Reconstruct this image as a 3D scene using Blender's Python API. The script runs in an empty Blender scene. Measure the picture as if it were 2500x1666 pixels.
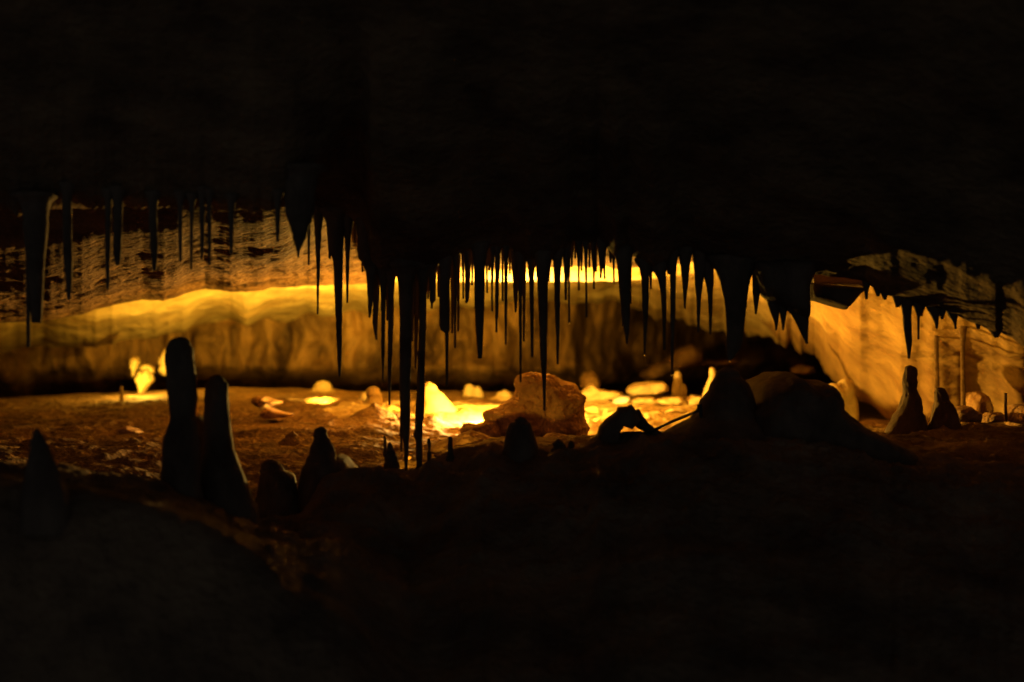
import bpy, math, random
import numpy as np
from mathutils import Vector

random.seed(7)
rng = np.random.default_rng(11)
scene = bpy.context.scene
COL = scene.collection
F = 3472.2            # focal length in photo pixels (2500 px wide, 50 mm lens on 36 mm)

def at(px, py, d):    # a direction in the photo and a distance -> a point in metres
    return Vector(((px - 1250) / F * d, d, (833 - py) / F * d))

# ------------------------------------------------------------ camera
cam = bpy.data.cameras.new('camera')
cam.lens = 50; cam.sensor_width = 36
cam.clip_start = 0.05; cam.clip_end = 100
cam.dof.use_dof = True
cam.dof.focus_distance = 4.7
cam.dof.aperture_fstop = 1.9
camo = bpy.data.objects.new('camera', cam); COL.objects.link(camo)
camo.location = (0, 0, 0); camo.rotation_euler = (math.radians(90), 0, 0)
scene.camera = camo

# ------------------------------------------------------------ world: faint cool ambient fill, added to lift the blacks
world = bpy.data.worlds.new('World'); scene.world = world; world.use_nodes = True
bg = world.node_tree.nodes['Background']
bg.inputs['Color'].default_value = (0.84, 1.05, 1.42, 1)
bg.inputs['Strength'].default_value = 0.041

# ------------------------------------------------------------ the cave's hidden electric lamps, plus a few added spots
def point_lamp(name, p, watts, colour, radius=0.03):
    l = bpy.data.lights.new(name, 'POINT'); l.energy = watts; l.color = colour; l.shadow_soft_size = radius
    o = bpy.data.objects.new(name, l); COL.objects.link(o); o.location = p
    return o
def spot_lamp(name, p, target, watts, colour, size, blend=0.8, radius=0.04):
    l = bpy.data.lights.new(name, 'SPOT'); l.energy = watts; l.color = colour
    l.spot_size = math.radians(size); l.spot_blend = blend; l.shadow_soft_size = radius
    o = bpy.data.objects.new(name, l); COL.objects.link(o); o.location = p
    o.rotation_euler = (Vector(target) - Vector(p)).to_track_quat('-Z', 'Y').to_euler()
    return o
AMBER = (1.0, 0.50, 0.035)
GOLD = (1.0, 0.60, 0.06)
point_lamp('lamp', at(1243, 996, 6.6), 240, (1.0, 0.55, 0.07))
spot_lamp('lamp', at(1240, 988, 6.6), at(1165, 1035, 6.45), 45, (1.0, 0.82, 0.5), 120, 1.0, 0.02)  # extra spot at the same bulb, added to whiten the floor pool
spot_lamp('lamp', at(1243, 990, 6.62), at(1290, 665, 6.75), 60, (1.0, 0.80, 0.42), 100, 1.0, 0.02)  # another added spot there, whitens the ceiling band overhead
spot_lamp('lamp', at(790, 990, 7.35), at(720, 615, 9.9), 1700, GOLD, 72, 1.0)
spot_lamp('lamp', at(1080, 990, 7.35), at(1060, 615, 9.9), 760, GOLD, 72, 1.0)
spot_lamp('lamp', at(1905, 1010, 5.0), at(2300, 860, 7.0), 30, AMBER, 110, 1.0)
point_lamp('lamp', at(352, 922, 8.68), 14.0, GOLD, 0.018)

spot_lamp('lamp', at(905, 1149, 4.55), at(1310, 985, 5.6), 14, AMBER, 46, 1.0, 0.01)  # unseen spot behind the ridge, added to brighten the boulder's front

scene.view_settings.view_transform = 'Standard'
scene.view_settings.look = 'None'
scene.view_settings.exposure = 0
scene.view_settings.gamma = 1
scene.render.engine = 'CYCLES'
scene.cycles.max_bounces = 6
scene.cycles.diffuse_bounces = 2
scene.render.film_transparent = False

# ------------------------------------------------------------ noise in numpy
def _hash(ix, iy, iz, seed):
    h = (ix * 374761393 + iy * 668265263 + iz * 2147483647 + seed * 1274126177) & 0xFFFFFFFF
    h = ((h ^ (h >> 13)) * 1274126177) & 0xFFFFFFFF
    h = (h ^ (h >> 16)) & 0xFFFFFFFF
    return h.astype(np.float64) / 4294967295.0
def vnoise(x, y, z, seed=0):
    x = np.asarray(x, float); y = np.asarray(y, float); z = np.asarray(z, float)
    x, y, z = np.broadcast_arrays(x, y, z)
    ix = np.floor(x).astype(np.int64); iy = np.floor(y).astype(np.int64); iz = np.floor(z).astype(np.int64)
    fx, fy, fz = x - ix, y - iy, z - iz
    u = fx * fx * (3 - 2 * fx); v = fy * fy * (3 - 2 * fy); w = fz * fz * (3 - 2 * fz)
    r = 0
    for dx in (0, 1):
        for dy in (0, 1):
            for dz in (0, 1):
                wt = (u if dx else 1 - u) * (v if dy else 1 - v) * (w if dz else 1 - w)
                r = r + wt * _hash(ix + dx, iy + dy, iz + dz, seed)
    return r * 2 - 1
def fbm(x, y, z, octv=4, seed=0, gain=0.5, ridged=False):
    a = 1.0; f = 1.0; s = 0; t = 0
    for o in range(octv):
        n = vnoise(x * f + 13.7 * o, y * f - 7.1 * o, z * f + 3.3 * o, seed + o)
        if ridged: n = 1 - 2 * np.abs(n)
        s = s + a * n; t += a; a *= gain; f *= 2.03
    return s / t
def curve(pts):
    xs = np.array([p[0] for p in pts], float); ys = np.array([p[1] for p in pts], float)
    return lambda x: np.interp(x, xs, ys)

# ------------------------------------------------------------ materials
def rock(name, dark, light, scale=6.0, bump=0.6, rough=0.8, stretch=(1, 1, 1), fine=60, bdist=0.01, spec=0.25):
    m = bpy.data.materials.new(name); m.use_nodes = True
    nt = m.node_tree; nd = nt.nodes; lk = nt.links
    b = nd['Principled BSDF']; b.inputs['Roughness'].default_value = rough
    b.inputs['Specular IOR Level'].default_value = spec
    tc = nd.new('ShaderNodeTexCoord'); mp = nd.new('ShaderNodeMapping'); mp.inputs['Scale'].default_value = stretch
    lk.new(tc.outputs['Object'], mp.inputs['Vector'])
    n1 = nd.new('ShaderNodeTexNoise'); n1.inputs['Scale'].default_value = scale; n1.inputs['Detail'].default_value = 8
    n1.inputs['Roughness'].default_value = 0.62
    lk.new(mp.outputs[0], n1.inputs['Vector'])
    rp = nd.new('ShaderNodeValToRGB'); rp.color_ramp.elements[0].position = 0.34; rp.color_ramp.elements[1].position = 0.66
    rp.color_ramp.elements[0].color = (*dark, 1); rp.color_ramp.elements[1].color = (*light, 1)
    lk.new(n1.outputs['Fac'], rp.inputs['Fac']); lk.new(rp.outputs['Color'], b.inputs['Base Color'])
    n2 = nd.new('ShaderNodeTexNoise'); n2.inputs['Scale'].default_value = fine; n2.inputs['Detail'].default_value = 5
    lk.new(mp.outputs[0], n2.inputs['Vector'])
    vo = nd.new('ShaderNodeTexVoronoi'); vo.inputs['Scale'].default_value = fine * 0.45
    lk.new(mp.outputs[0], vo.inputs['Vector'])
    ad = nd.new('ShaderNodeMath'); ad.operation = 'MULTIPLY_ADD'; ad.inputs[1].default_value = 0.5
    lk.new(vo.outputs['Distance'], ad.inputs[0]); lk.new(n2.outputs['Fac'], ad.inputs[2])
    bp = nd.new('ShaderNodeBump'); bp.inputs['Strength'].default_value = bump; bp.inputs['Distance'].default_value = bdist
    lk.new(ad.outputs[0], bp.inputs['Height']); lk.new(bp.outputs[0], b.inputs['Normal'])
    return m
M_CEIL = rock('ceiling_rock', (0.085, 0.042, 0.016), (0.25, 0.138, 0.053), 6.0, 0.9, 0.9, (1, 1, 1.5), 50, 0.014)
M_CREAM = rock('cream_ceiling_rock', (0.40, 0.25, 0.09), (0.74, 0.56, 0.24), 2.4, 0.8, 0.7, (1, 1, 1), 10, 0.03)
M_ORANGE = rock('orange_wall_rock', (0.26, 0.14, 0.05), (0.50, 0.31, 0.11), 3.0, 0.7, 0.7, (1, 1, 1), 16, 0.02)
M_FLOOR = rock('floor_rock', (0.095, 0.052, 0.024), (0.28, 0.165, 0.075), 5.0, 0.8, 0.85, (1, 1, 1), 60, 0.016)
M_WALL = rock('wall_flowstone', (0.045, 0.022, 0.008), (0.40, 0.22, 0.07), 2.0, 0.6, 0.75, (1.8, 1.8, 0.8), 12, 0.03)
M_STONE = rock('stalactite_stone', (0.08, 0.047, 0.024), (0.18, 0.115, 0.062), 12.0, 0.8, 0.8, (1, 1, 0.6), 75, 0.006, 0.15)
M_BOULDER = rock('boulder_rock', (0.25, 0.125, 0.055), (0.58, 0.35, 0.16), 9.0, 1.0, 0.85, (1, 1, 1), 45, 0.02)
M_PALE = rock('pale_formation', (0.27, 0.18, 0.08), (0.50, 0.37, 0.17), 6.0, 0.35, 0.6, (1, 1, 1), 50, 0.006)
M_GREY = rock('white_calcite', (0.50, 0.48, 0.46), (0.72, 0.70, 0.68), 6.0, 0.3, 0.5, (1, 1, 1), 50, 0.006)
def water():
    m = bpy.data.materials.new('water'); m.use_nodes = True
    b = m.node_tree.nodes['Principled BSDF']
    b.inputs['Roughness'].default_value = 0.02; b.inputs['IOR'].default_value = 1.33
    b.inputs['Transmission Weight'].default_value = 1.0
    n = m.node_tree.nodes.new('ShaderNodeTexNoise'); n.inputs['Scale'].default_value = 30
    bp = m.node_tree.nodes.new('ShaderNodeBump'); bp.inputs['Strength'].default_value = 0.02
    m.node_tree.links.new(n.outputs['Fac'], bp.inputs['Height']); m.node_tree.links.new(bp.outputs[0], b.inputs['Normal'])
    return m
M_WATER = water()
def paint(name, col, rough, metal=0.0):
    m = bpy.data.materials.new(name); m.use_nodes = True; nt = m.node_tree
    b = nt.nodes['Principled BSDF']; b.inputs['Roughness'].default_value = rough; b.inputs['Metallic'].default_value = metal
    n = nt.nodes.new('ShaderNodeTexNoise'); n.inputs['Scale'].default_value = 40
    r = nt.nodes.new('ShaderNodeValToRGB')
    r.color_ramp.elements[0].color = (*[c * 0.6 for c in col], 1); r.color_ramp.elements[1].color = (*col, 1)
    nt.links.new(n.outputs['Fac'], r.inputs['Fac']); nt.links.new(r.outputs['Color'], b.inputs['Base Color'])
    return m
M_BAR = paint('dark_metal', (0.05, 0.04, 0.035), 0.5, 0.6)

# ------------------------------------------------------------ mesh helpers
def mesh_obj(name, verts, faces, mats, parent=None, origin=None, fmat=None, smooth=True):
    verts = np.asarray(verts, dtype=np.float64)
    o3 = np.array(origin if origin is not None else (0, 0, 0), float)
    v = verts - o3
    me = bpy.data.meshes.new(name)
    if isinstance(faces, np.ndarray):
        nf, k = faces.shape
        me.vertices.add(len(v)); me.vertices.foreach_set('co', v.astype(np.float32).ravel())
        me.loops.add(nf * k); me.loops.foreach_set('vertex_index', faces.astype(np.int32).ravel())
        me.polygons.add(nf); me.polygons.foreach_set('loop_start', np.arange(0, nf * k, k, dtype=np.int32))
        me.polygons.foreach_set('loop_total', np.full(nf, k, dtype=np.int32))
    else:
        me.from_pydata([tuple(p) for p in v], [], faces)
    for m in (mats if isinstance(mats, (list, tuple)) else [mats]): me.materials.append(m)
    if fmat is not None: me.polygons.foreach_set('material_index', fmat.astype(np.int32))
    me.polygons.foreach_set('use_smooth', np.full(len(me.polygons), smooth))
    me.update(calc_edges=True); me.validate()
    o = bpy.data.objects.new(name, me); COL.objects.link(o)
    o.location = o3
    if parent is not None:
        o.parent = parent; o.location = o3 - np.array(parent.location)
    return o
def grid_faces(nr, nc, flip=False, wrap=False):
    r = np.arange(nr - 1)[:, None]; c = np.arange(nc if wrap else nc - 1)[None, :]
    a = r * nc + c; b = r * nc + (c + 1) % nc; e = (r + 1) * nc + (c + 1) % nc; f = (r + 1) * nc + c
    q = np.stack([a, b, e, f] if not flip else [a, f, e, b], -1).reshape(-1, 4)
    return q
def tag(o, label, cat, group=None):
    o['label'] = label; o['category'] = cat
    if group: o['group'] = group
    return o
def struct(o):
    o['kind'] = 'structure'; return o

COLS = np.concatenate([np.linspace(-3600, -500, 36), np.arange(-420, -120, 14), np.arange(-120, 2621, 4.0),
                       np.arange(2634, 2950, 14), np.linspace(3020, 6100, 36)])
ROWS = np.concatenate([np.linspace(0.0, 2.4, 20), np.arange(2.45, 3.4, 0.03), np.arange(3.4, 4.5, 0.012),
                       np.arange(4.5, 7.6, 0.014), np.arange(7.62, 12.0, 0.035), np.linspace(12.1, 18, 30)])
PX, D = np.meshgrid(COLS, ROWS)
PXc = np.clip(PX, -1200, 3700)
X = (PX - 1250) / F * np.maximum(D, 2.2)
def zy(y, d): return (833 - y) / F * d
def knots(D, ks):   # ks: list of (d array or scalar, z array); monotone in d; smooth piecewise
    out = np.full(D.shape, np.nan)
    ds = [np.broadcast_to(k[0], D.shape) for k in ks]; zs = [np.broadcast_to(k[1], D.shape) for k in ks]
    out = zs[0].astype(float).copy()
    for i in range(len(ks) - 1):
        t = np.clip((D - ds[i]) / np.maximum(ds[i + 1] - ds[i], 1e-6), 0, 1)
        s = t * t * (3 - 2 * t) * 0.5 + t * 0.5
        out = np.where(D >= ds[i], zs[i] * (1 - s) + zs[i + 1] * s, out)
    return out

# ------------------------------------------------------------ ceiling
LIP = curve([(-1200, 520), (0, 515), (300, 503), (600, 497), (780, 512), (880, 545), (895, 585), (905, 650), (930, 668), (1040, 660),
             (1090, 640), (1120, 622), (1180, 606), (1240, 605), (1290, 640), (1350, 634), (1385, 610), (1400, 590), (1440, 594), (1460, 586),
             (1485, 606), (1505, 628), (1534, 612), (1565, 640), (1595, 655), (1630, 645), (1655, 616), (1690, 618), (1740, 634), (1790, 650),
             (1834, 652), (1880, 668), (1990, 668), (2112, 690), (2150, 712), (2210, 735), (2300, 760), (2380, 790), (2432, 815),
             (2442, 812), (2470, 824), (2500, 850), (2600, 930), (3700, 1000)])
EDGE = curve([(-1200, 800), (0, 792), (70, 786), (130, 782), (200, 768), (230, 757), (290, 745), (350, 733), (400, 737), (440, 722), (500, 707),
              (545, 712), (600, 714), (650, 706), (700, 703), (890, 694), (1000, 690), (1100, 688), (1300, 690), (1450, 688), (1560, 684),
              (1700, 670), (1900, 640), (2500, 600), (3700, 600)])
WTOP = curve([(-1200, 880), (0, 868), (100, 850), (300, 832), (420, 815), (520, 790), (620, 792), (720, 778), (800, 772), (860, 757), (900, 757),
              (1000, 748), (1200, 752), (1400, 735), (1520, 742), (1570, 760), (1640, 785), (1700, 798), (1750, 800), (1790, 832), (1850, 822),
              (1900, 838), (1960, 862), (2000, 892), (2030, 935), (2080, 975), (2130, 990), (2200, 1040), (2500, 1060), (3700, 1100)])
DEDGE = curve([(-1200, 6.6), (200, 6.8), (1500, 7.0), (1800, 6.6), (2100, 5.4), (2500, 4.9), (3700, 4.7)])
DW = curve([(-1200, 9.5), (0, 10.2), (500, 11.0), (1450, 11.2), (1700, 10.6), (1900, 9.6), (2050, 8.6), (2200, 7.6), (2500, 6.6), (3700, 6.0)])
jit = 6 * fbm(PXc * 0.03, 0, 0, 3, 5)
zl = zy(LIP(PXc) + jit * 0.8, 4.0)
dE = DEDGE(PXc) + 0.12 * fbm(PXc * 0.012, 3, 0, 3, 8)
zE = zy(EDGE(PXc) + jit * 0.6, dE)
dW = DW(PXc) + 0.5 * fbm(PXc * 0.01, 5, 1, 3, 9)
zW = zy(WTOP(PXc) + 16 * np.clip((2200 - PXc) / 300, 0.1, 1) * fbm(PXc * 0.02, 5, 8, 3, 10) + 22 * np.clip((PXc - 1500) / 100, 0.2, 1) * np.clip((2150 - PXc) / 250, 0.05, 1) * fbm(PXc * 0.06, 2, 8, 3, 12), dW)
rightness = np.clip((PXc - 1750) / 350, 0, 1)
zb0 = np.maximum(zl + 0.07, zE + 0.02) * (1 - rightness) + (zl + 0.05) * rightness
lf = np.clip((900 - PXc) / 240, 0, 1); lf = lf * lf * (3 - 2 * lf); rt = 1 - lf
zrec = np.maximum(zE + 0.10, zE + 0.10)
zC = (0.25 + zE * 0.35) * (1 - rightness) + (zE * 0 + 0.14) * rightness
kn1 = fbm(PXc * 0.012, 4, 2, 4, 14)
zls = zy(curve([(-1200, 520), (0, 520), (600, 530), (1200, 600), (1800, 640), (2200, 725), (2500, 830), (3700, 1000)])(PXc), 4.0)
Z = knots(D, [(0.0, 2.1 + 0 * D), (1.2, 1.5 + 0 * D), (2.3, zls + 0.95), (3.1, zls + 0.44), (3.55, (zl + 0.21 - 0.10 * rightness) * rt + zy(514 + 30 * kn1 + 14 * fbm(PXc * 0.05, 1, 1, 3, 15), 3.55) * lf), (3.80, (zl + 0.070 - 0.028 * rightness) * rt + zl * lf), (4.0, zl), (4.07, zl + 0.02 * rt),
              (4.25, (zb0 + 0.05) * rt + (0.6 * zl + 0.4 * zE + 0.016) * lf), (4.6, (zb0 + 0.04) * rt + (0.36 * zl + 0.64 * zE + 0.014) * lf), (5.3, (zb0 * 0.62 + zE * 0.38 + 0.03) * rt + (0.14 * zl + 0.86 * zE + 0.014) * lf), (dE - 0.6, zE + 0.012), (dE, zE), (dE + 0.06, zE + 0.05), (dE + 0.25, zC + 0.05),
              ((dE + dW) * 0.5, zC * 0.55 + zW * 0.45 + 0.04), (dW, zW), (dW + 0.10, zW + 0.05), (dW + 0.5, zW + 0.35), (18, 0.9 + 0 * D)])
n_big = fbm(X * 1.3, D * 1.3, 0, 4, 21)
n_mid = fbm(X * 4, D * 6, 1, 4, 22, 0.55)
n_fin = fbm(X * 14, D * 18, 2, 4, 23, 0.6, True)
wB = np.clip((D - 4.2) / 0.4, 0, 1) * np.clip((dE - 0.02 - D) / 0.5 , 0, 1)
wA = np.clip((3.95 - D) / 0.9, 0, 1) * (0.35 + 0.65 * np.clip((3.4 - D) / 0.8, 0, 1)) * (1 - 0.88 * rightness)
wC = np.clip((D - dE - 0.2) / 0.5, 0, 1)
Z = Z + wA * (0.05 * n_big + 0.02 * n_mid + 0.007 * n_fin) + wB * (0.018 * n_big + 0.010 * n_mid + 0.006 * np.tanh(5 * n_mid + 3 * fbm(X * 9, D * 9, 8, 3, 26)) + 0.012 * fbm(X * 10, D * 10, 3, 4, 24, 0.6) - 0.03 * np.maximum(fbm(X * 6, D * 6, 4, 3, 28) - 0.28, 0)) \
      + wC * (0.05 * n_big + (0.030 - 0.01 * rightness) * fbm(X * 4.5, D * 4.5, 4, 4, 27) + 0.012 * n_mid) + 0.003 * n_fin
ceilV = np.stack([X, D, Z], -1).reshape(-1, 3)
ff = grid_faces(*D.shape, flip=True)
cm = np.where((D > dE + 0.03) | ((D > dE - 0.85 + 0.35 * fbm(X * 5, D * 5, 9, 4, 52)) & (PX > 900 + 90 * fbm(X * 6, D * 6, 2, 3, 53)) & (PX < 1800)), 1, 0)  # cream also laid over the lamp-lit band, brightening it by colour
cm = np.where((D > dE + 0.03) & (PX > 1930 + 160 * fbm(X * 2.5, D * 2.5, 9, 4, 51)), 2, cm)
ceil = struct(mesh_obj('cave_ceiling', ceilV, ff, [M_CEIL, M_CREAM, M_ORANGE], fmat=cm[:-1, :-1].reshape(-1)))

# ------------------------------------------------------------ floor
RIDGE = curve([(-1200, 1190), (0, 1175), (250, 1190), (400, 1225), (560, 1235), (600, 1242), (660, 1230), (735, 1215), (790, 1150), (860, 1137), (920, 1140),
               (990, 1156), (1050, 1140), (1150, 1118), (1200, 1108), (1340, 1114), (1420, 1102), (1460, 1078), (1600, 1062), (1700, 1060),
               (2000, 1075), (2100, 1090), (2180, 1110), (2300, 1125), (2500, 1140), (3700, 1170)])
FL = [(4.45, curve([(-1200, 1150), (0, 1140), (300, 1150), (600, 1222), (740, 1205), (900, 1185), (1200, 1130), (1500, 1090), (2000, 1080), (2100, 1075), (2500, 1100), (3700, 1110)])),
      (5.0, curve([(-1200, 1110), (0, 1108), (300, 1110), (600, 1140), (1000, 1130), (1200, 1095), (1450, 1085), (2000, 1062), (2500, 1060), (3700, 1080)])),
      (6.0, curve([(-1200, 1065), (0, 1065), (600, 1062), (900, 1050), (1100, 1075), (1300, 1082), (1450, 1072), (2000, 1045), (2500, 1048), (3700, 1060)])),
      (7.0, curve([(-1200, 1035), (0, 1030), (600, 1010), (900, 995), (1100, 1002), (1500, 1012), (1750, 1000), (2100, 1036), (3700, 1060)])),
      (8.0, curve([(-1200, 1000), (0, 995), (600, 978), (1500, 982), (1750, 985), (2100, 1034), (3700, 1060)])),
      (9.2, curve([(-1200, 978), (0, 972), (600, 947), (800, 950), (870, 960), (1100, 957), (1400, 960), (1700, 970), (2100, 1030), (3700, 1060)]))]
zr = zy(RIDGE(PXc) + jit, 4.0)
NL = curve([(-1200, 1150), (0, 1150), (200, 1158), (380, 1195), (560, 1255), (660, 1240), (740, 1232), (850, 1240), (1150, 1290), (3700, 1300)])
lnear = np.clip((1150 - PXc) / 650, 0, 1)
lnear = lnear * lnear * (3 - 2 * lnear)
kz = [(0.0, -1.9 + 0 * D), (1.2, -1.35 + 0 * D), (2.4, zr - 0.62), (2.95, (zr - 0.36) * (1 - lnear) + zy(NL(PXc) + 55, 2.95) * lnear), (3.3, (zr - 0.24) * (1 - lnear) + zy(NL(PXc) + jit, 3.3) * lnear), (3.85, zr - 0.02), (4.0, zr), (4.15, zr - 0.03)]
for d0, c in FL: kz.append((d0, zy(c(PXc), d0)))
kz += [(9.9, -0.50 + 0 * D), (18, -0.5 + 0 * D)]
Zf = knots(D, kz)
f_big = fbm(X * 1.7, D * 1.7, 5, 4, 31)
f_mid = fbm(X * 5, D * 5, 6, 4, 32, 0.55)
f_fin = fbm(X * 16, D * 16, 7, 4, 33, 0.6)
far = np.clip((9.6 - D) / 1.2, 0.3, 1)
Zf = Zf + far * (0.034 * f_big + 0.022 * f_mid + 0.008 * f_fin + 0.004 * fbm(X * 40, D * 40, 7, 3, 35) + 0.022 * np.maximum(fbm(X * 7, D * 9, 3, 4, 34, 0.6, True), 0)) * np.clip((D - 2) / 2, 0.4, 1) * np.where(D < 3.9, 1.6, 1)
Zf -= np.clip(Zf + 0.375, 0, 1) * np.exp(-(((X - at(1215, 0, 6.6).x) / 0.22) ** 2 + ((D - 6.6) / 0.25) ** 2) ** 2)
floorV = np.stack([X, D, Zf], -1).reshape(-1, 3)
fm = ((X - 0.22) / 0.95) ** 2 + ((D - 7.0) / 0.95) ** 2 < 1 + 0.9 * fbm(X * 2.5, D * 2.5, 3, 4, 61)  # pale calcite round the lamp, its lit pool brightened by the colour
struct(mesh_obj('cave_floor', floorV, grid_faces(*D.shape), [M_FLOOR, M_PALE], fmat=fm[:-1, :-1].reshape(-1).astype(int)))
def floor_z(px, d):
    i = np.searchsorted(ROWS, d); j = np.searchsorted(COLS, px)
    return float(Zf[min(i, len(ROWS) - 1), min(j, len(COLS) - 1)])
def ceil_z(px, d):
    i = np.searchsorted(ROWS, d); j = np.searchsorted(COLS, px)
    return float(Z[min(i, len(ROWS) - 1), min(j, len(COLS) - 1)])

# ------------------------------------------------------------ far wall
wc = np.concatenate([np.linspace(-3600, -200, 60), np.arange(-190, 2300, 5.0), np.linspace(2310, 3700, 30)])
wr = np.linspace(-0.9, 1.1, 150)
WP, WZ = np.meshgrid(wc, wr)
DWALL = curve([(-3600, 9.0), (-1200, 10.5), (0, 10.6), (500, 11.3), (1380, 11.5), (1500, 12.2), (1650, 13.4), (1800, 15.0), (2000, 15.0), (2200, 11.5), (3700, 8.5)])
dw = DWALL(WP)
wx = (WP - 1250) / F * 11.3
wx = wx + 0.12 * fbm(wx * 1.3, WZ * 1.6, 4, 3, 44)
flute = fbm(wx * 3.2, WZ * 0.9, 0, 4, 41, 0.65) * 0.40 + fbm(wx * 8, WZ * 3, 1, 4, 42) * 0.13 + fbm(wx * 1.2, WZ * 3, 2, 3, 43) * 0.25
under = np.clip((-0.20 - WZ) / 0.25, 0, 1) ** 1.5 * 0.9
dw = dw + flute + under
WX = (WP - 1250) / F * dw
struct(mesh_obj('cave_wall', np.stack([WX, dw, WZ], -1).reshape(-1, 3), grid_faces(*WP.shape, flip=False), M_WALL))

# ------------------------------------------------------------ shape makers
def tube_verts(kn, d, depth_ratio=1.0, nseg=14, rough=0.06, seed=0, step=6.0, extra=0.0, flare=None):
    """kn: list of (photo y, centre x, width) from one end to the other; a round, uneven body of revolution"""
    kn = sorted(kn); ys = [k[0] for k in kn]
    n = max(6, int((ys[-1] - ys[0]) / step))
    Y = np.linspace(ys[0], ys[-1], n)
    cx = np.interp(Y, ys, [k[1] for k in kn]); w = np.interp(Y, ys, [k[2] for k in kn])
    if flare: w = np.maximum(w * 1.15, 5.2) + flare[1] * np.exp(-np.maximum(Y - flare[0], -8) / 13.0)
    s = d / F
    th = np.linspace(0, 2 * np.pi, nseg, endpoint=False)
    R = (w * 0.5 * s)[:, None] * np.ones(nseg)[None]
    xx = ((cx - 1250) * s)[:, None] + 0 * R; zz = ((833 - Y) * s)[:, None] + 0 * R
    ux, uy = np.cos(th)[None], np.sin(th)[None]
    fr = 1.0 / np.maximum(R, 0.004)
    nn = fbm(ux * 1.1 + seed * 3.1, uy * 1.1, zz * np.clip(0.5 * fr, 4, 60), 3, seed)
    n2 = fbm(ux * 2.5 + seed, uy * 2.5, zz * np.clip(1.2 * fr, 10, 160), 2, seed + 5)
    R = R * (1 + rough * 1.6 * nn + rough * 0.8 * n2) + extra * nn
    sway = 0.25 * w[:, None] * s * min(rough, 0.06) * 4 * vnoise(zz * 9, seed, 0.5, seed)
    V = np.stack([xx + ux * R + sway, d + uy * R * depth_ratio, zz], -1)
    top = V[0].mean(0); bot = V[-1].mean(0)
    verts = np.concatenate([V.reshape(-1, 3), [top], [bot]])
    faces = [tuple(q) for q in grid_faces(n, nseg, flip=True, wrap=True)]
    N = n * nseg
    for j in range(nseg):
        faces.append((N, j, (j + 1) % nseg)[::-1]); faces.append((N + 1, (n - 1) * nseg + (j + 1) % nseg, (n - 1) * nseg + j)[::-1])
    return verts, faces
def drop_mesh(px, py, d, r, parent):
    vs, fs = [], []
    prof = [(-1.9, 0.0), (-1.5, 0.35), (-0.9, 0.72), (-0.3, 0.97), (0.2, 0.98), (0.6, 0.78), (0.9, 0.4), (1.0, 0.0)]
    c = at(px, py, d); n = 12
    for a, b in prof:
        for j in range(n):
            t = 2 * math.pi * j / n
            vs.append((c.x + b * r * math.cos(t), c.y + b * r * math.sin(t), c.z - a * r))
    fs = [tuple(q) for q in grid_faces(len(prof), n, wrap=True, flip=True)]
    return mesh_obj('water_drop', vs, fs, M_WATER, parent, origin=c)
SD = [0]
def stalactite(label, kn, d=4.0, cat='stalactite', group=None, drops=(), mat=None, root=12, ratio=1.0, name='stalactite', rough=0.10):
    """kn from root to tip; the root is carried up into the ceiling with a flare"""
    SD[0] += 1
    kn = sorted(kn); y0, x0, w0 = kn[0]
    yc = 833 - ceil_z(x0, d) * F / d
    if yc < y0: kn = [(yc - 16, x0, w0)] + kn
    else: kn = [(kn[0][0] - 10, x0, w0)] + kn
    verts, faces = tube_verts(kn, d, ratio, 14, rough, SD[0], flare=(max(yc, kn[0][0]), root))
    o = mesh_obj(name, verts, faces, mat or M_STONE, origin=at(x0, kn[0][0], d))
    tag(o, label, cat, group or 'stalactites hanging from the cave ceiling')
    for (px, py, r) in drops: drop_mesh(px, py, d, r * d / F, o)
    return o
def stalagmite(label, kn, d, mat=None, ratio=1.0, rough=0.07, name='stalagmite', cat='stalagmite', group='stalagmites on the cave floor', extra=0.0, nseg=28):
    SD[0] += 1
    kn = sorted(kn)
    y0, x0, w0 = kn[0]
    # round the top off
    kn = [(y0, x0, w0 * 0.12), (y0 + w0 * 0.06, x0, w0 * 0.5), (y0 + w0 * 0.18, x0, w0 * 0.82), (y0 + w0 * 0.4, x0, w0)] + [k for k in kn[1:] if k[0] > y0 + w0 * 0.4 + 2]
    yf = 833 - (floor_z(kn[-1][1], d) - 0.03) * F / d
    if yf > kn[-1][0] + 2: kn.append((yf, kn[-1][1], kn[-1][2] * 1.12))
    verts, faces = tube_verts(kn, d, ratio, nseg, rough * 1.5, SD[0], step=3.0, extra=0.004)
    o = mesh_obj(name, verts, faces, mat or M_STONE, origin=at(kn[-1][1], kn[-1][0], d))
    return tag(o, label, cat, group)
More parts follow.
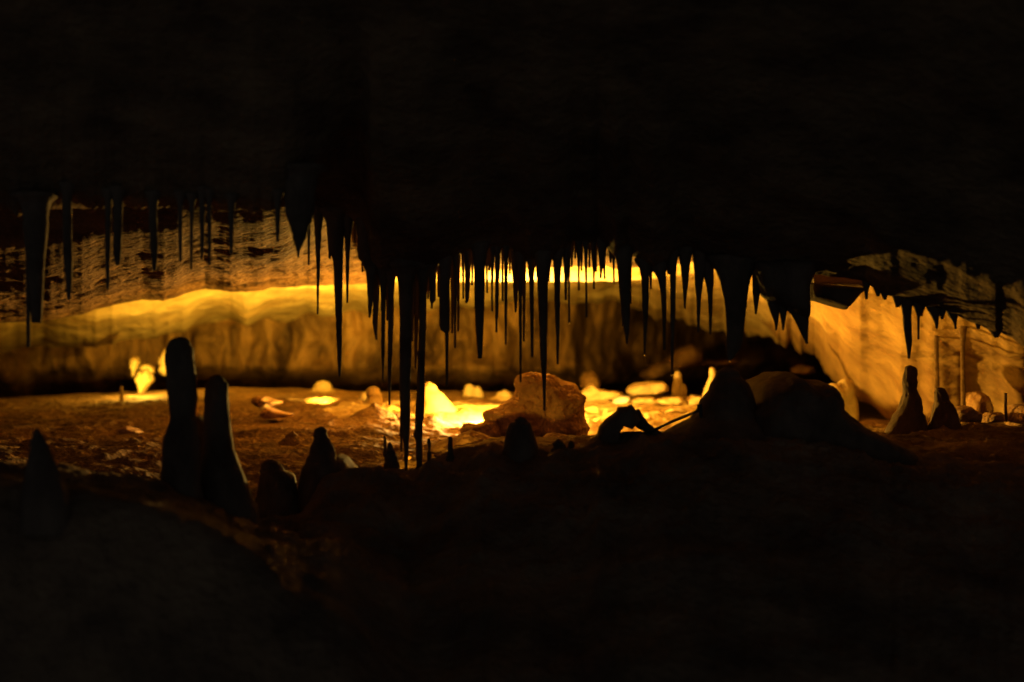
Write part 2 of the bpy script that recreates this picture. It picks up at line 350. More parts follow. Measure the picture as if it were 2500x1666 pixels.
def lump(label, poly, d, depth, mat=None, name='boulder', cat='boulder', group=None, rough=0.05, freq=9, c=None, res=72, sharp=0.55, parent=None, ridged=False):
    """rock whose outline seen from the front follows poly (photo px), with a real depth"""
    SD[0] += 1; seed = SD[0]
    P = np.array(poly, float)
    cc = np.array(c, float) if c else P.mean(0)
    ang = np.arctan2(P[:, 1] - cc[1], P[:, 0] - cc[0])
    # dense outline -> polar radius by ray casting
    th = np.linspace(-np.pi, np.pi, res, endpoint=False)
    rad = np.zeros(res)
    Q = np.roll(P, -1, 0)
    for i, t in enumerate(th):
        dx, dy = math.cos(t), math.sin(t); best = 0
        for a, b in zip(P - cc, Q - cc):
            ex, ey = b[0] - a[0], b[1] - a[1]
            den = dx * ey - dy * ex
            if abs(den) < 1e-9: continue
            r = (a[0] * ey - a[1] * ex) / den; u = (a[0] * dy - a[1] * dx) / den
            if r > 0 and -1e-6 <= u <= 1 + 1e-6: best = max(best, r)
        rad[i] = best
    s = d / F
    nph = max(24, res // 2)
    ph = np.linspace(-np.pi / 2, np.pi / 2, nph)
    PH, TH = np.meshgrid(ph, th, indexing='ij')
    RR = rad[None, :] * s * np.maximum(np.cos(PH), 0) ** sharp
    Yd = np.sin(PH) * depth
    Xv = (cc[0] - 1250) * s + RR * np.cos(TH); Zv = (833 - cc[1]) * s - RR * np.sin(TH)
    V = np.stack([Xv, d + Yd, Zv], -1)
    sz = rad.mean() * s
    nz = fbm(Xv * freq + seed, Yd * freq, Zv * freq, 5, seed, 0.55, ridged)
    C = np.array([(cc[0] - 1250) * s, d, (833 - cc[1]) * s])
    dirv = V - C; L = np.linalg.norm(dirv, axis=-1, keepdims=True) + 1e-9
    n3 = fbm(Xv * freq * 3 + seed, Yd * freq * 3, Zv * freq * 3, 3, seed + 9)
    V = V + dirv / L * (nz[..., None] * rough + n3[..., None] * rough * 0.35) * (1 - 0.6 * np.cos(PH) ** 6)[..., None]
    faces = [tuple(q) for q in grid_faces(nph, res, wrap=True)]
    o = mesh_obj(name, V.reshape(-1, 3), faces, mat or M_BOULDER, parent, origin=None if parent else (C[0], C[1], C[2] - sz))
    if label: tag(o, label, cat, group)
    return o
def path_verts(pts, radii, nseg=12, rough=0.0, seed=0, sub=6):
    pts = [Vector(p) for p in pts]
    dense, rr = [], []
    for i in range(len(pts) - 1):
        for k in range(sub):
            t = k / sub; dense.append(pts[i].lerp(pts[i + 1], t)); rr.append(radii[i] * (1 - t) + radii[i + 1] * t)
    dense.append(pts[-1]); rr.append(radii[-1])
    vs = []
    for i, p in enumerate(dense):
        a = dense[max(0, i - 1)]; b = dense[min(len(dense) - 1, i + 1)]
        t = (b - a).normalized(); u = t.cross(Vector((0, 1, 0)))
        u = u.normalized() if u.length > 1e-4 else Vector((1, 0, 0)); w = t.cross(u)
        for j in range(nseg):
            th = 2 * math.pi * j / nseg
            q = u * math.cos(th) + w * math.sin(th)
            r = rr[i] * (1 + rough * float(fbm(q.x * 2 + seed, p.x * 30 + q.y * 2, p.z * 30 + q.z * 2, 3, seed)))
            vs.append(tuple(p + q * r))
    n = len(dense)
    fs = [tuple(q) for q in grid_faces(n, nseg, wrap=True)]
    fs.append(tuple(range(nseg))[::-1]); fs.append(tuple((n - 1) * nseg + j for j in range(nseg)))
    return vs, fs

# ------------------------------------------------------------ stalactites: dark ones at the left, hanging before the lit ceiling
G_L = 'dark stalactites hanging before the textured brown ceiling'
def st(label, kn, d=4.0, **k): return stalactite(label, kn, d, **k)
st('thin black straw stalactite left of the widest blunt one, its tip hanging lower', [(690, 69, 11), (780, 69, 9), (848, 69, 7)], 3.5, group=G_L, root=20)
st('wide blunt black stalactite at the far left, thickest of the left part', [(560, 88, 52), (640, 88, 38), (700, 89, 30), (750, 89, 25), (789, 89, 21)], 3.5, group=G_L, root=30, rough=0.04)
st('dark stalactite with a thin tip, second thick one from the left edge', [(560, 164, 20), (640, 166, 19), (690, 168, 13), (733, 168, 7)], 3.5, group=G_L)
st('slender dark stalactite with a pointed tip, close left of a shorter blunt one', [(540, 264, 13), (640, 263, 10), (690, 263, 8), (708, 263, 4)], 3.5, group=G_L)
st('blunt dark stalactite close right of a longer pointed one', [(540, 288, 20), (620, 287, 17), (640, 287, 12), (648, 287, 7)], 3.5, group=G_L)
st('dim stalactite right of the blunt pair, hanging alone before the brown ceiling', [(530, 374, 18), (600, 376, 17), (650, 377, 10), (662, 377, 8)], 3.5, group=G_L)
st('thin dark stalactite, first of three close together above the tall stalagmite', [(520, 440, 10), (600, 440, 8), (641, 440, 6)], 3.5, group=G_L)
st('thin dark stalactite, longest and middle of three above the tall stalagmite', [(520, 468, 8), (620, 467, 6), (658, 467, 5)], 3.5, group=G_L)
st('dark stalactite, third of three close together above the tall stalagmite', [(520, 494, 12), (600, 494, 9), (634, 493, 6)], 3.5, group=G_L)
st('thin dark straw stalactite between the group of three and a short blunt one', [(530, 511, 9), (600, 511, 8), (648, 511, 6)], 3.5, group=G_L)
st('short blunt stalactite hanging alone in the middle of the brown ceiling', [(540, 565, 12), (600, 565, 8), (622, 565, 6)], 3.5, group=G_L)
st('very short thin stalactite left of the dark cone', [(540, 678, 10), (592, 678, 6)], 3.5, group=G_L)
st('dark downward cone stalactite with a small point, left of the long needles', [(520, 732, 62), (560, 732, 38), (590, 730, 23), (612, 728, 9), (629, 728, 4)], 3.5, group=G_L, root=30)
G_N = 'needles left of the dense curtain of stalactites'
st('short thin straw between the dark cone and the first long needle', [(560, 754, 7), (647, 754, 4)], 3.9, group=G_N)
st('long slender needle, first long one from the left, ending against the bright ceiling', [(520, 777, 22), (560, 777, 16), (600, 776.5, 12), (650, 777, 8.5), (700, 776, 6), (768, 775.5, 3)], 4.0, group=G_N, root=14)
st('short straw joined to the left side of the long thick tapering stalactite', [(560, 805, 12), (632, 805, 5)], 4.0, group=G_N)
st('long thick tapering stalactite standing apart left of the curtain', [(520, 818, 42), (560, 819, 36), (600, 820, 32), (640, 825.5, 22), (700, 826.5, 18), (760, 827, 15), (850, 828, 11), (900, 829, 7), (920, 829, 5)], 4.0, group=G_N, root=24)
st('slender needle right beside the long thick tapering stalactite', [(540, 849, 20), (570, 849, 15), (610, 848.5, 11), (640, 848, 8), (700, 848, 6), (740, 848, 4)], 4.0, group=G_N, root=12)
st('tiny stub of straw just left of the dense curtain', [(575, 865.5, 6), (594, 865.5, 4)], 4.05, group=G_N, root=5)
st('short thin straw hanging close to the left edge of the dense curtain', [(560, 882, 8), (610, 884, 5), (664, 885, 4)], 4.05, group=G_N, root=8)
# the dense mass at the left end of the curtain, broad roots that merge
G_C = 'stalactites in the dense central curtain'
st('stalactite forming the left edge of the dense curtain, with a thin tip', [(540, 903, 24), (650, 905, 20), (740, 904, 11), (758, 903, 7), (776, 902, 4)], 3.98, group=G_C, root=22)
st('stalactite second from the left edge of the curtain, ending in two stubby tips', [(560, 922, 26), (690, 919, 15), (790, 916, 11), (810, 917, 8), (830, 919, 4)], 4.02, group=G_C, root=20)
st('long needle third from the left edge of the curtain', [(590, 936, 26), (690, 935.5, 13), (740, 935.5, 10.5), (850, 935, 8), (900, 935, 5), (929, 935, 3)], 4.0, group=G_C, root=16)
st('short straw wedged between two long needles near the left edge of the curtain', [(690, 946, 8), (783, 945, 4)], 4.03, group=G_C, root=8)
st('long needle fourth from the left edge of the curtain, reaching down to the lit floor', [(600, 956, 30), (690, 954.5, 15), (760, 954, 13), (850, 953, 11), (930, 951, 7), (990, 951, 3)], 4.0, group=G_C, root=16)
st('longest thickest stalactite of all, splitting into a second tip near the ground', [(560, 988, 48), (690, 990, 32), (760, 990.5, 27), (850, 990.5, 26), (950, 989, 23), (1040, 989.5, 21), (1058, 991, 16), (1100, 992, 10), (1151, 991, 6)], 3.97, group=G_C, root=30, rough=0.04)
st('thin side tip hanging from the left flank of the longest thickest stalactite', [(1000, 983, 10), (1056, 980, 7), (1103, 980, 4)], 3.98, group=G_C, root=0)
st('short straw just right of the longest thickest stalactite', [(700, 1007, 12), (790, 1007, 5), (834, 1007, 3.5)], 4.02, group=G_C, root=14)
st('mid length straw hanging between the two stalactites that reach the ground', [(700, 1017, 20), (780, 1016, 10), (850, 1015, 7), (901, 1014.5, 4)], 4.03, group=G_C, root=18)
st('knobbly stalactite that reaches down to a small mound like a column', [(600, 1030, 34), (690, 1032, 18), (800, 1031, 16), (855, 1029.5, 15), (862, 1027, 19), (870, 1028.5, 16), (950, 1027.5, 17), (1010, 1024.5, 20), (1046, 1022, 16), (1062, 1020, 20), (1075, 1023, 14), (1150, 1024.5, 13)], 4.0, group=G_C, root=26, rough=0.05)
st('first short straw right of the column-like knobbly stalactite', [(660, 1046, 10), (731, 1045, 3.5)], 4.03, group=G_C, root=5)
st('short blunt stalactite with a little stub, right of the knobbly one', [(640, 1057, 16), (736, 1056.5, 13), (740, 1055, 5), (754, 1054, 4)], 4.0, group=G_C, root=4)
st('tiny straw against the bright ceiling left of the stepped stalactite', [(690, 1071, 7), (726, 1070.5, 3.5)], 4.05, group=G_C, root=5)
st('stepped stalactite that ends square and carries a long thin stalk', [(640, 1087, 24), (700, 1085.5, 22), (795, 1085.5, 23), (806, 1087, 20), (813, 1091, 8), (900, 1091.5, 6.5), (941, 1091, 3.5)], 3.98, group=G_C, root=6, rough=0.03)
st('thin straw right beside the stepped stalactite, first of three', [(690, 1104, 8), (814, 1104, 4)], 4.02, group=G_C, root=8)
st('longest of three thin straws right of the stepped stalactite', [(680, 1112, 9), (760, 1111, 6.5), (850, 1111, 4)], 4.0, group=G_C, root=8)
st('thin straw, third of three right of the stepped stalactite', [(640, 1119, 9), (720, 1119, 6), (810, 1118.5, 4)], 4.04, group=G_C, root=6)
st('very thin short straw left of the small blunt stalactite', [(650, 1131, 6), (730, 1131, 3.5)], 4.02, group=G_C, root=5)
st('small blunt stalactite left of the big blunt tapering one', [(620, 1142, 14), (700, 1141, 11), (738, 1140, 8), (741, 1138, 5)], 4.0, group=G_C, root=5)
st('tiny thin straw touching the left flank of the big blunt tapering stalactite', [(650, 1153, 5), (697, 1152.5, 3)], 4.03, group=G_C, root=4)
st('big tapering stalactite with a blunt cut tip, in the middle of the curtain', [(600, 1171, 32), (660, 1171, 24), (740, 1171, 22), (800, 1171, 17), (850, 1171.5, 12), (876, 1171.5, 9)], 3.97, group=G_C, root=10, rough=0.03)
st('first tiny straw right of the big blunt tapering stalactite', [(630, 1189, 6), (716, 1189, 3)], 4.02, group=G_C, root=5)
st('little stub of straw high between two thin straws, right of the big blunt one', [(640, 1195, 6), (662, 1194.5, 3.5)], 4.04, group=G_C, root=3)
st('even straw second in length of those right of the big blunt stalactite', [(630, 1202, 8), (700, 1201, 5), (761, 1201.5, 3.5)], 4.0, group=G_C, root=7)
st('stepped straw that narrows halfway, left of a long even needle', [(640, 1214, 11), (700, 1213.5, 9), (774, 1213, 7), (779, 1212, 5), (812, 1212, 4)], 4.0, group=G_C, root=8)
st('thin straw between the stepped straw and the long even needle', [(640, 1227, 5), (736, 1227, 3)], 4.03, group=G_C, root=5)
st('long even needle with a blunt tip, left of the boulder', [(630, 1235, 9), (720, 1235, 7), (842, 1235, 4.5)], 3.99, group=G_C, root=8)
st('little stub high beside the long even needle', [(630, 1245, 6), (669, 1245, 3)], 4.04, group=G_C, root=5)
st('short pointed stalactite with a straw tip left of the needle over the boulder', [(640, 1260, 18), (725, 1259, 9), (763, 1259, 4)], 4.01, group=G_C, root=6)
st('needle whose tip just reaches the top left corner of the big boulder', [(640, 1270, 12), (720, 1270, 8), (850, 1271, 6), (934, 1271, 3.5)], 3.99, group=G_C, root=10)
st('straw just right of the needle that reaches the boulder, half its length', [(700, 1279.5, 8), (834, 1279, 4)], 4.02, group=G_C, root=8)
st('slender tapering stalactite between the boulder needles', [(640, 1298, 16), (680, 1297.5, 11), (800, 1299, 7.5), (873, 1299.5, 5)], 4.0, group=G_C, root=8)
st('thick spear-shaped stalactite hanging down in front of the boulder', [(620, 1324, 34), (680, 1324, 24), (760, 1326, 20), (880, 1327.5, 13), (930, 1328.5, 8), (1003, 1329, 5)], 3.96, group=G_C, root=8, rough=0.03)
st('stub with a straw tip just right of the spear-shaped stalactite', [(610, 1341, 8), (690, 1340, 3.5)], 4.02, group=G_C, root=10)
st('tapering stalactite right of the spear-shaped one, hanging above the right side of the boulder', [(630, 1361, 18), (690, 1360.5, 14), (760, 1361, 11), (830, 1361.5, 7), (890, 1361.5, 4)], 3.99, group=G_C, root=12)
st('blunt little stalactite in the bright gap right of the tapering one', [(640, 1382, 11), (690, 1381.5, 7), (733, 1381, 4.5)], 4.0, group=G_C, root=6)
st('straw with a glinting drop, left of the row of tiny straws', [(630, 1389, 7), (710, 1389, 4.2), (788, 1389.5, 3)], 4.01, group=G_C, root=8, drops=((1390, 791, 2.0),))
st('first tiny stub in the row of straws before the white-hot ceiling', [(610, 1396, 7), (652, 1396, 3)], 4.03, group=G_C, root=4)
st('second tiny stub in the row of straws before the white-hot ceiling', [(600, 1404, 5), (632, 1404, 2.5)], 4.05, group=G_C, root=3)
st('straw ending inside the white-hot band of ceiling', [(600, 1412, 10), (660, 1413, 5), (710, 1413, 3)], 4.0, group=G_C, root=8)
st('third tiny stub, right of the straw that ends in the white-hot band', [(620, 1420, 6), (662, 1420, 3)], 4.04, group=G_C, root=4)
st('longest thin straw in the row before the white-hot ceiling', [(600, 1430, 8), (680, 1431, 5), (775, 1431.5, 3)], 3.99, group=G_C, root=8)
st('tiny stub right beside the longest straw of the bright row', [(600, 1439, 5), (653, 1439, 3)], 4.04, group=G_C, root=3)
st('short straw between two bright slots right of the longest straw of the row', [(600, 1448, 10), (665, 1450, 5), (706, 1450, 3)], 4.01, group=G_C, root=5)
st('tiny stub left of the little double-pointed cone', [(600, 1455, 5), (664, 1455, 3)], 4.04, group=G_C, root=3)
st('little dark cone with its point turned left, in the bright row', [(600, 1470, 20), (640, 1469, 12), (662, 1467, 6), (680, 1466.5, 3)], 4.0, group=G_C, root=5)
st('small thin point right beside the little dark cone', [(620, 1474, 8), (682, 1476, 3)], 4.02, group=G_C, root=4)
st('tiny straw close left of the double stalactite', [(620, 1498, 5), (692, 1499, 2.5)], 4.02, group=G_C, root=5)
st('very small stub above the right end of the white-hot band', [(600, 1490, 7), (642, 1491, 4)], 4.04, group=G_C, root=8)
st('straw with a drop on the left flank of the thick double stalactite', [(640, 1516, 14), (706, 1517, 10), (750, 1520, 7), (797, 1521, 4)], 4.02, group=G_C, root=10, drops=((1521, 799, 1.6),))
st('thick double-rooted stalactite with a sharp tip, right of the bright row', [(620, 1522, 32), (700, 1524, 24), (780, 1528, 18), (820, 1530.5, 9), (840, 1531, 4)], 3.98, group=G_C, root=10, rough=0.04)
st('thin straw in the bright gap right of the thick double-rooted stalactite', [(620, 1537, 11), (660, 1539, 6), (742, 1539.5, 3)], 4.0, group=G_C, root=3)
# right part
G_R = 'larger stalactites right of the curtain'
st('even stalactite with a glinting drop at its sharp tip, first of the spaced ones', [(640, 1574, 20), (690, 1575, 16.5), (750, 1575, 14), (800, 1575, 9), (866, 1574, 4)], 4.0, group=G_R, root=16, drops=((1574, 868.5, 2.2),))
st('tiny straw between the drop-tipped stalactite and the arched one', [(640, 1589, 8), (706, 1589, 3.5)], 4.02, group=G_R, root=5)
st('curving stalactite whose root arches over to its left', [(650, 1606, 42), (664, 1610, 28), (680, 1616, 18), (720, 1620, 12), (780, 1621.5, 9), (855, 1622, 5)], 4.0, group=G_R, root=0, rough=0.03)
st('stub with a square end joined to the left of the longest drop-tipped needle', [(630, 1633, 12), (671, 1632.5, 7)], 4.0, group=G_R, root=4)
st('longest needle right of the arched one, a bright drop at its tip', [(620, 1643, 16), (700, 1643, 12), (760, 1643, 10.5), (850, 1641, 7), (914, 1640.5, 4)], 3.98, group=G_R, root=8, drops=((1640, 917, 2.3),), rough=0.03)
st('dagger-shaped stalactite, shorter than its neighbours, left of the forked one', [(620, 1673, 26), (650, 1673, 20), (690, 1673.5, 14), (730, 1672, 7), (754, 1672, 3.5)], 3.99, group=G_R, root=12, rough=0.03)
st('left prong of the forked stalactite', [(630, 1711, 34), (660, 1709, 26), (690, 1706, 18), (730, 1706, 10), (780, 1705, 7), (812, 1705, 4)], 4.0, group=G_R, root=6, rough=0.03)
st('right prong of the forked stalactite, with a straight right side', [(630, 1727, 30), (660, 1729, 24), (690, 1732, 18), (720, 1734, 11), (780, 1734.5, 7), (817, 1734, 4)], 4.0, group=G_R, root=4, rough=0.03)
st('huge blade-shaped stalactite, widest of all, with a drop at its rounded tip', [(634, 1788, 104), (660, 1792, 80), (680, 1793, 68), (700, 1794, 60), (730, 1796, 50), (760, 1796, 44), (800, 1795, 38), (830, 1793, 36), (850, 1790, 31), (865, 1786, 21), (878, 1781.5, 9), (881, 1781, 4)], 3.97, group=G_R, root=10, ratio=0.6, rough=0.025, drops=((1781, 883, 1.8),))
st('small brown straw on the right flank of the huge blade, with a drop', [(700, 1821, 6), (752, 1821, 4)], 4.02, group=G_R, root=3, drops=((1821, 755, 1.6),))
st('leaf-shaped stalactite right of the huge blade', [(650, 1841, 8), (690, 1845, 14), (712, 1846.5, 17), (735, 1846, 12), (760, 1845.5, 5), (767, 1845, 3)], 3.99, group=G_R, root=8, rough=0.03)
lump('broad dark drapery of flowstone bulging below the ceiling, with teeth along its lower edge',
     [(1836, 640), (1845, 672), (1853, 705), (1862, 722), (1878, 738), (1900, 748), (1925, 756), (1945, 772), (1973, 775), (1973, 700), (1985, 668), (1985, 630), (1900, 625)], 3.97, 0.10,
     M_STONE, name='flowstone_drapery', cat='flowstone', rough=0.004, freq=20, c=(1915, 690), res=96, sharp=0.4)
st('first tooth under the broad dark drapery', [(720, 1890, 34), (745, 1889, 26), (765, 1892, 18), (790, 1895, 8), (807, 1894.5, 3)], 3.96, group=G_R, root=0, rough=0.04)
st('second smaller tooth under the broad dark drapery', [(740, 1912, 24), (760, 1912, 17), (785, 1912, 9), (807, 1911.5, 4)], 3.96, group=G_R, root=0, rough=0.04)
st('fang-shaped stalactite curving down from the right end of the broad drapery', [(730, 1945, 56), (756, 1947, 50), (770, 1954, 38), (790, 1959, 27), (815, 1964.5, 16), (832, 1968, 8), (840, 1970, 4)], 3.96, group=G_R, root=0, ratio=0.7, rough=0.02)
lump('dark hanging rock slab with a slanting underside, below a dimly lit ledge',
     [(1966, 690), (2020, 696), (2108, 704), (2112, 708), (2098, 716), (2082, 735), (2063, 756), (2040, 750), (2000, 738), (1966, 728)], 4.15, 0.10, M_STONE,
     name='rock_slab', cat='rock slab', rough=0.003, freq=20, c=(2020, 718), res=96, sharp=0.35)
lump('dimly lit brown rock ledge above the dark hanging slab', [(1962, 700), (1960, 672), (1990, 664), (2060, 668), (2115, 690), (2112, 704), (2060, 702)], 4.5, 0.12, M_ORANGE,
     name='rock_ledge', cat='rock', rough=0.003, freq=20, c=(2035, 684), res=96, sharp=0.35)
# right edge drips
G_E = 'small drips along the ragged ceiling lip at the right'
for lab, kn, dd in [
    ('small drip stalactite at the left end of the ragged right lip', [(690, 2115, 14), (712, 2115, 8), (731, 2115, 5)], 4.0),
    ('second small pointed drip from the left on the ragged right lip', [(700, 2143, 13), (712, 2143, 8), (724, 2143, 4)], 4.0),
    ('third small blunt drip from the left on the ragged right lip', [(705, 2158, 16), (720, 2160, 9), (732, 2160, 5)], 4.0),
    ('blunt little drip just left of the thick hanging finger', [(735, 2192, 10), (751, 2192, 7)], 4.0),
    ('thick dark finger of stalactite above the flat-topped stalagmite at the right', [(725, 2213, 30), (750, 2213, 19), (800, 2215, 18), (830, 2218, 15), (860, 2219, 9), (876, 2219, 5)], 4.0),
    ('thin straw right of the thick dark finger', [(745, 2240, 14), (770, 2242, 6), (829, 2242, 4)], 4.0),
    ('tiny drip beside the thin straw right of the thick finger', [(745, 2250, 10), (773, 2249, 4)], 4.02),
    ('pointed cone drip over the pale wall column', [(755, 2280, 26), (775, 2284, 14), (790, 2287, 8), (803, 2287, 4)], 4.0),
    ('little drip right of the pointed cone over the wall column', [(765, 2300, 12), (780, 2300, 4)], 4.0),
    ('thin curved straw in the middle of the ragged right lip', [(770, 2325, 18), (785, 2331, 7), (804, 2333, 3.5)], 4.0),
    ('thin straw near the right end of the ragged lip', [(790, 2388, 8), (804, 2388, 3.5)], 4.0),
    ('blunt rock point where the ragged lip ends at the right', [(805, 2430, 24), (818, 2431, 12), (825, 2432, 5)], 4.0)]:
    st(lab, kn, dd, group=G_E, root=6 if 'finger' not in lab else 14, rough=0.06)

# ------------------------------------------------------------ near stalagmites, black against the glow
G_S = 'black stalagmites in front of the lit chamber'
stalagmite('tallest black stalagmite, a thick round-headed club at the left', [(822, 442, 62), (850, 443, 69), (880, 441, 76), (905, 443, 77), (930, 444, 77), (960, 444, 71), (1010, 445, 61), (1030, 446, 62), (1045, 443, 72), (1070, 440, 84), (1100, 440, 90), (1180, 441, 94), (1240, 445, 110)], 3.4, group=G_S, rough=0.035)
stalagmite('second tall black stalagmite, close right of the club-shaped one', [(916, 530, 40), (935, 529, 50), (960, 528, 56), (1010, 530, 60), (1060, 532, 66), (1100, 534, 76), (1130, 538, 92), (1170, 545, 112), (1210, 550, 130), (1250, 552, 150)], 3.5, group=G_S, rough=0.035)
lump('low dark rock filling the gap between the two tall stalagmites', [(460, 1080), (468, 1030), (482, 1013), (492, 1018), (500, 1026), (520, 1040), (525, 1260), (455, 1260)], 3.6, 0.08, M_STONE, name='rock', cat='rock', rough=0.008)
stalagmite('faint dark cone stalagmite at the far left', [(1046, 90, 18), (1070, 92, 32), (1100, 96, 52), (1150, 104, 80), (1230, 115, 110), (1300, 122, 130)], 2.9, group=G_S, rough=0.04)
stalagmite('low stump stalagmite with a shoulder on its right', [(1122, 662, 50), (1140, 674, 78), (1160, 676, 84), (1200, 676, 98), (1240, 676, 118)], 3.9, group=G_S, rough=0.07)
stalagmite('bottle-shaped black stalagmite with a narrow flat head', [(1042, 784, 31), (1062, 783, 34), (1080, 786, 45), (1110, 790, 62), (1140, 791, 92), (1170, 790, 108), (1200, 790, 118), (1240, 790, 130)], 3.9, group=G_S, rough=0.05)
lump('dark sloping rock behind the bottle-shaped stalagmite', [(800, 1118), (826, 1108), (846, 1116), (862, 1134), (880, 1150), (880, 1220), (780, 1220)], 3.98, 0.1, M_STONE, name='rock', cat='rock', rough=0.012)
stalagmite('small black stub stalagmite with a knuckled top, left of the longest stalactite', [(1080, 952, 8), (1092, 952, 13), (1106, 955, 24), (1130, 957, 32), (1165, 959, 40)], 3.98, group=G_S, rough=0.10)
stalagmite('slim black spike fused to the left of the knuckled stub', [(1064, 939, 4), (1085, 939, 8), (1105, 942, 12), (1125, 948, 18), (1160, 952, 24)], 3.99, group=G_S, rough=0.10)
stalagmite('low round mound under the column-like stalactite', [(1138, 1022, 30), (1146, 1022, 44), (1160, 1022, 60), (1190, 1022, 80)], 4.0, group=G_S, rough=0.05)
stalagmite('thin black post-like stalagmite just right of the column-like stalactite', [(1071, 1047.5, 4.5), (1100, 1047, 7), (1130, 1048, 10), (1165, 1048, 14)], 3.98, group=G_S, rough=0.12)
stalagmite('small rounded spike stalagmite before the rock pile', [(1066, 1099, 8), (1080, 1099, 11), (1110, 1099, 16), (1150, 1099, 26)], 3.95, group=G_S, rough=0.12)
stalagmite('domed black stalagmite standing in front of the big boulder', [(1018, 1271, 30), (1035, 1271, 52), (1060, 1270, 66), (1090, 1269, 80), (1115, 1267, 92), (1160, 1265, 110)], 3.93, group=G_S, rough=0.045)
stalagmite('squat dark stalagmite below the right side of the boulder', [(1072, 1364, 26), (1090, 1366, 32), (1105, 1366, 46), (1130, 1366, 70)], 3.95, group=G_S, rough=0.08)
stalagmite('small dark nub right beside the squat stalagmite', [(1077, 1394, 13), (1095, 1394, 17), (1120, 1395, 30)], 3.95, group=G_S, rough=0.1)
# the arch-shaped rock with a hole
def arch_rock():
    d = 4.0
    o = lump('black arch-shaped rock with bright floor showing through its small hole',
             [(1432, 1100), (1448, 1072), (1457, 1060), (1463, 1040), (1478, 1024), (1500, 1008), (1508, 1000), (1507, 994), (1530, 992), (1541, 987), (1549, 996), (1557, 1010), (1564, 1026),
              (1557, 1037), (1550, 1041), (1543, 1050), (1537, 1046), (1530, 1039), (1522, 1041), (1517, 1049), (1508, 1062), (1510, 1100)], d, 0.05,
             M_STONE, name='rock_arch', cat='rock', rough=0.003, freq=40, c=(1508, 1032), res=140, sharp=0.35)
    vs, fs = path_verts([at(1545, 1008, d), at(1556, 1024, d), at(1574, 1042, d), at(1594, 1054, d), at(1630, 1078, d)], [x * d / F for x in (18, 17, 13, 10, 12)], 12, 0.25, 8)
    mesh_obj('rock_limb', vs, fs, M_STONE, o, origin=at(1600, 1056, d))
    vs, fs = path_verts([at(1490, 1078, d), at(1525, 1070, d), at(1560, 1066, d), at(1610, 1074, d)], [x * d / F for x in (16, 16, 13, 16)], 12, 0.25, 9)
    mesh_obj('rock_foot', vs, fs, M_STONE, o, origin=at(1550, 1075, d))
arch_rock()
# slanting bar and its little post
vs, fs = path_verts([at(1582, 1057, 3.98), at(1640, 1030, 3.98), at(1708, 1002, 3.98)], [3.6 * 4.1 / F] * 3, 10)
bar = tag(mesh_obj('metal_bar', vs, fs, M_BAR, origin=at(1582, 1057, 3.98)), 'thin dark straight bar slanting up from the arch-shaped rock', 'bar')
vs, fs = path_verts([at(1712, 1020, 3.98), at(1709, 1000, 3.98), at(1707, 987, 3.98)], [4 * 4.1 / F, 5.5 * 4.1 / F, 6 * 4.1 / F], 8, 0.05)
tag(mesh_obj('post', vs, fs, M_BAR, origin=at(1712, 1020, 3.98)), 'short blocky dark stub at the top end of the slanting bar', 'post')

# right-hand mounds
stalagmite('big dark dome-headed stalagmite under the huge blade-shaped stalactite', [(896, 1777, 62), (921, 1777, 70), (936, 1780, 88), (955, 1782, 104), (975, 1776, 128), (1000, 1774, 142), (1022, 1770, 168), (1040, 1764, 226), (1060, 1756, 280), (1110, 1760, 360)], 4.05, group='large dark mounds at the right', rough=0.03, nseg=44)
lump('broad dark mound with a knob on top, right of the dome-headed stalagmite',
     [(1826, 944), (1836, 932), (1856, 924), (1877, 914), (1886, 908), (1902, 906), (1918, 910), (1932, 920), (1950, 928), (1975, 928), (1998, 930), (2012, 940), (2022, 962), (2022, 988), (2040, 1004), (2066, 1022), (2090, 1040), (2130, 1060), (2190, 1090), (2260, 1150), (2240, 1220), (1760, 1220), (1790, 1000), (1818, 975)],
     4.25, 0.35, M_STONE, name='flowstone_mound', cat='mound', rough=0.018, freq=16, c=(1935, 1020), res=160, sharp=0.35)
lump('low rough rock spreading at the foot of the dark mounds', [(1560, 1085), (1600, 1066), (1640, 1052), (1680, 1040), (1706, 1024), (1740, 1015), (1760, 1120), (1560, 1120)], 4.15, 0.12, M_BOULDER, name='rock', cat='rock', rough=0.012, freq=25, res=96, ridged=True)
stalagmite('flat-topped stalagmite standing below the thick dark finger at the right', [(892, 2221, 34), (906, 2221, 34), (930, 2220, 36), (950, 2222, 33), (962, 2224, 38), (972, 2224, 46), (990, 2222, 54), (1005, 2219, 64), (1018, 2215, 82), (1045, 2212, 104), (1070, 2212, 130)], 5.0, group=G_S, rough=0.12)
stalagmite('smaller dark stalagmite right of the flat-topped one', [(946, 2296, 30), (960, 2297, 32), (978, 2299, 38), (986, 2300, 46), (1000, 2300, 54), (1025, 2300, 66), (1060, 2300, 90)], 5.0, group=G_S, rough=0.14)
vs, fs = path_verts([at(2456, 1030, 5.2), at(2455, 990, 5.2), at(2455, 960, 5.2)], [4.2 * 5.2 / F, 4 * 5.2 / F, 3.6 * 5.2 / F], 10, 0.06, 3)
tag(mesh_obj('post', vs, fs, M_STONE, origin=at(2456, 1030, 5.2)), 'thin dark upright post near the right edge of the picture', 'post')
G_RK = 'dark rocks along the foot of the orange wall'
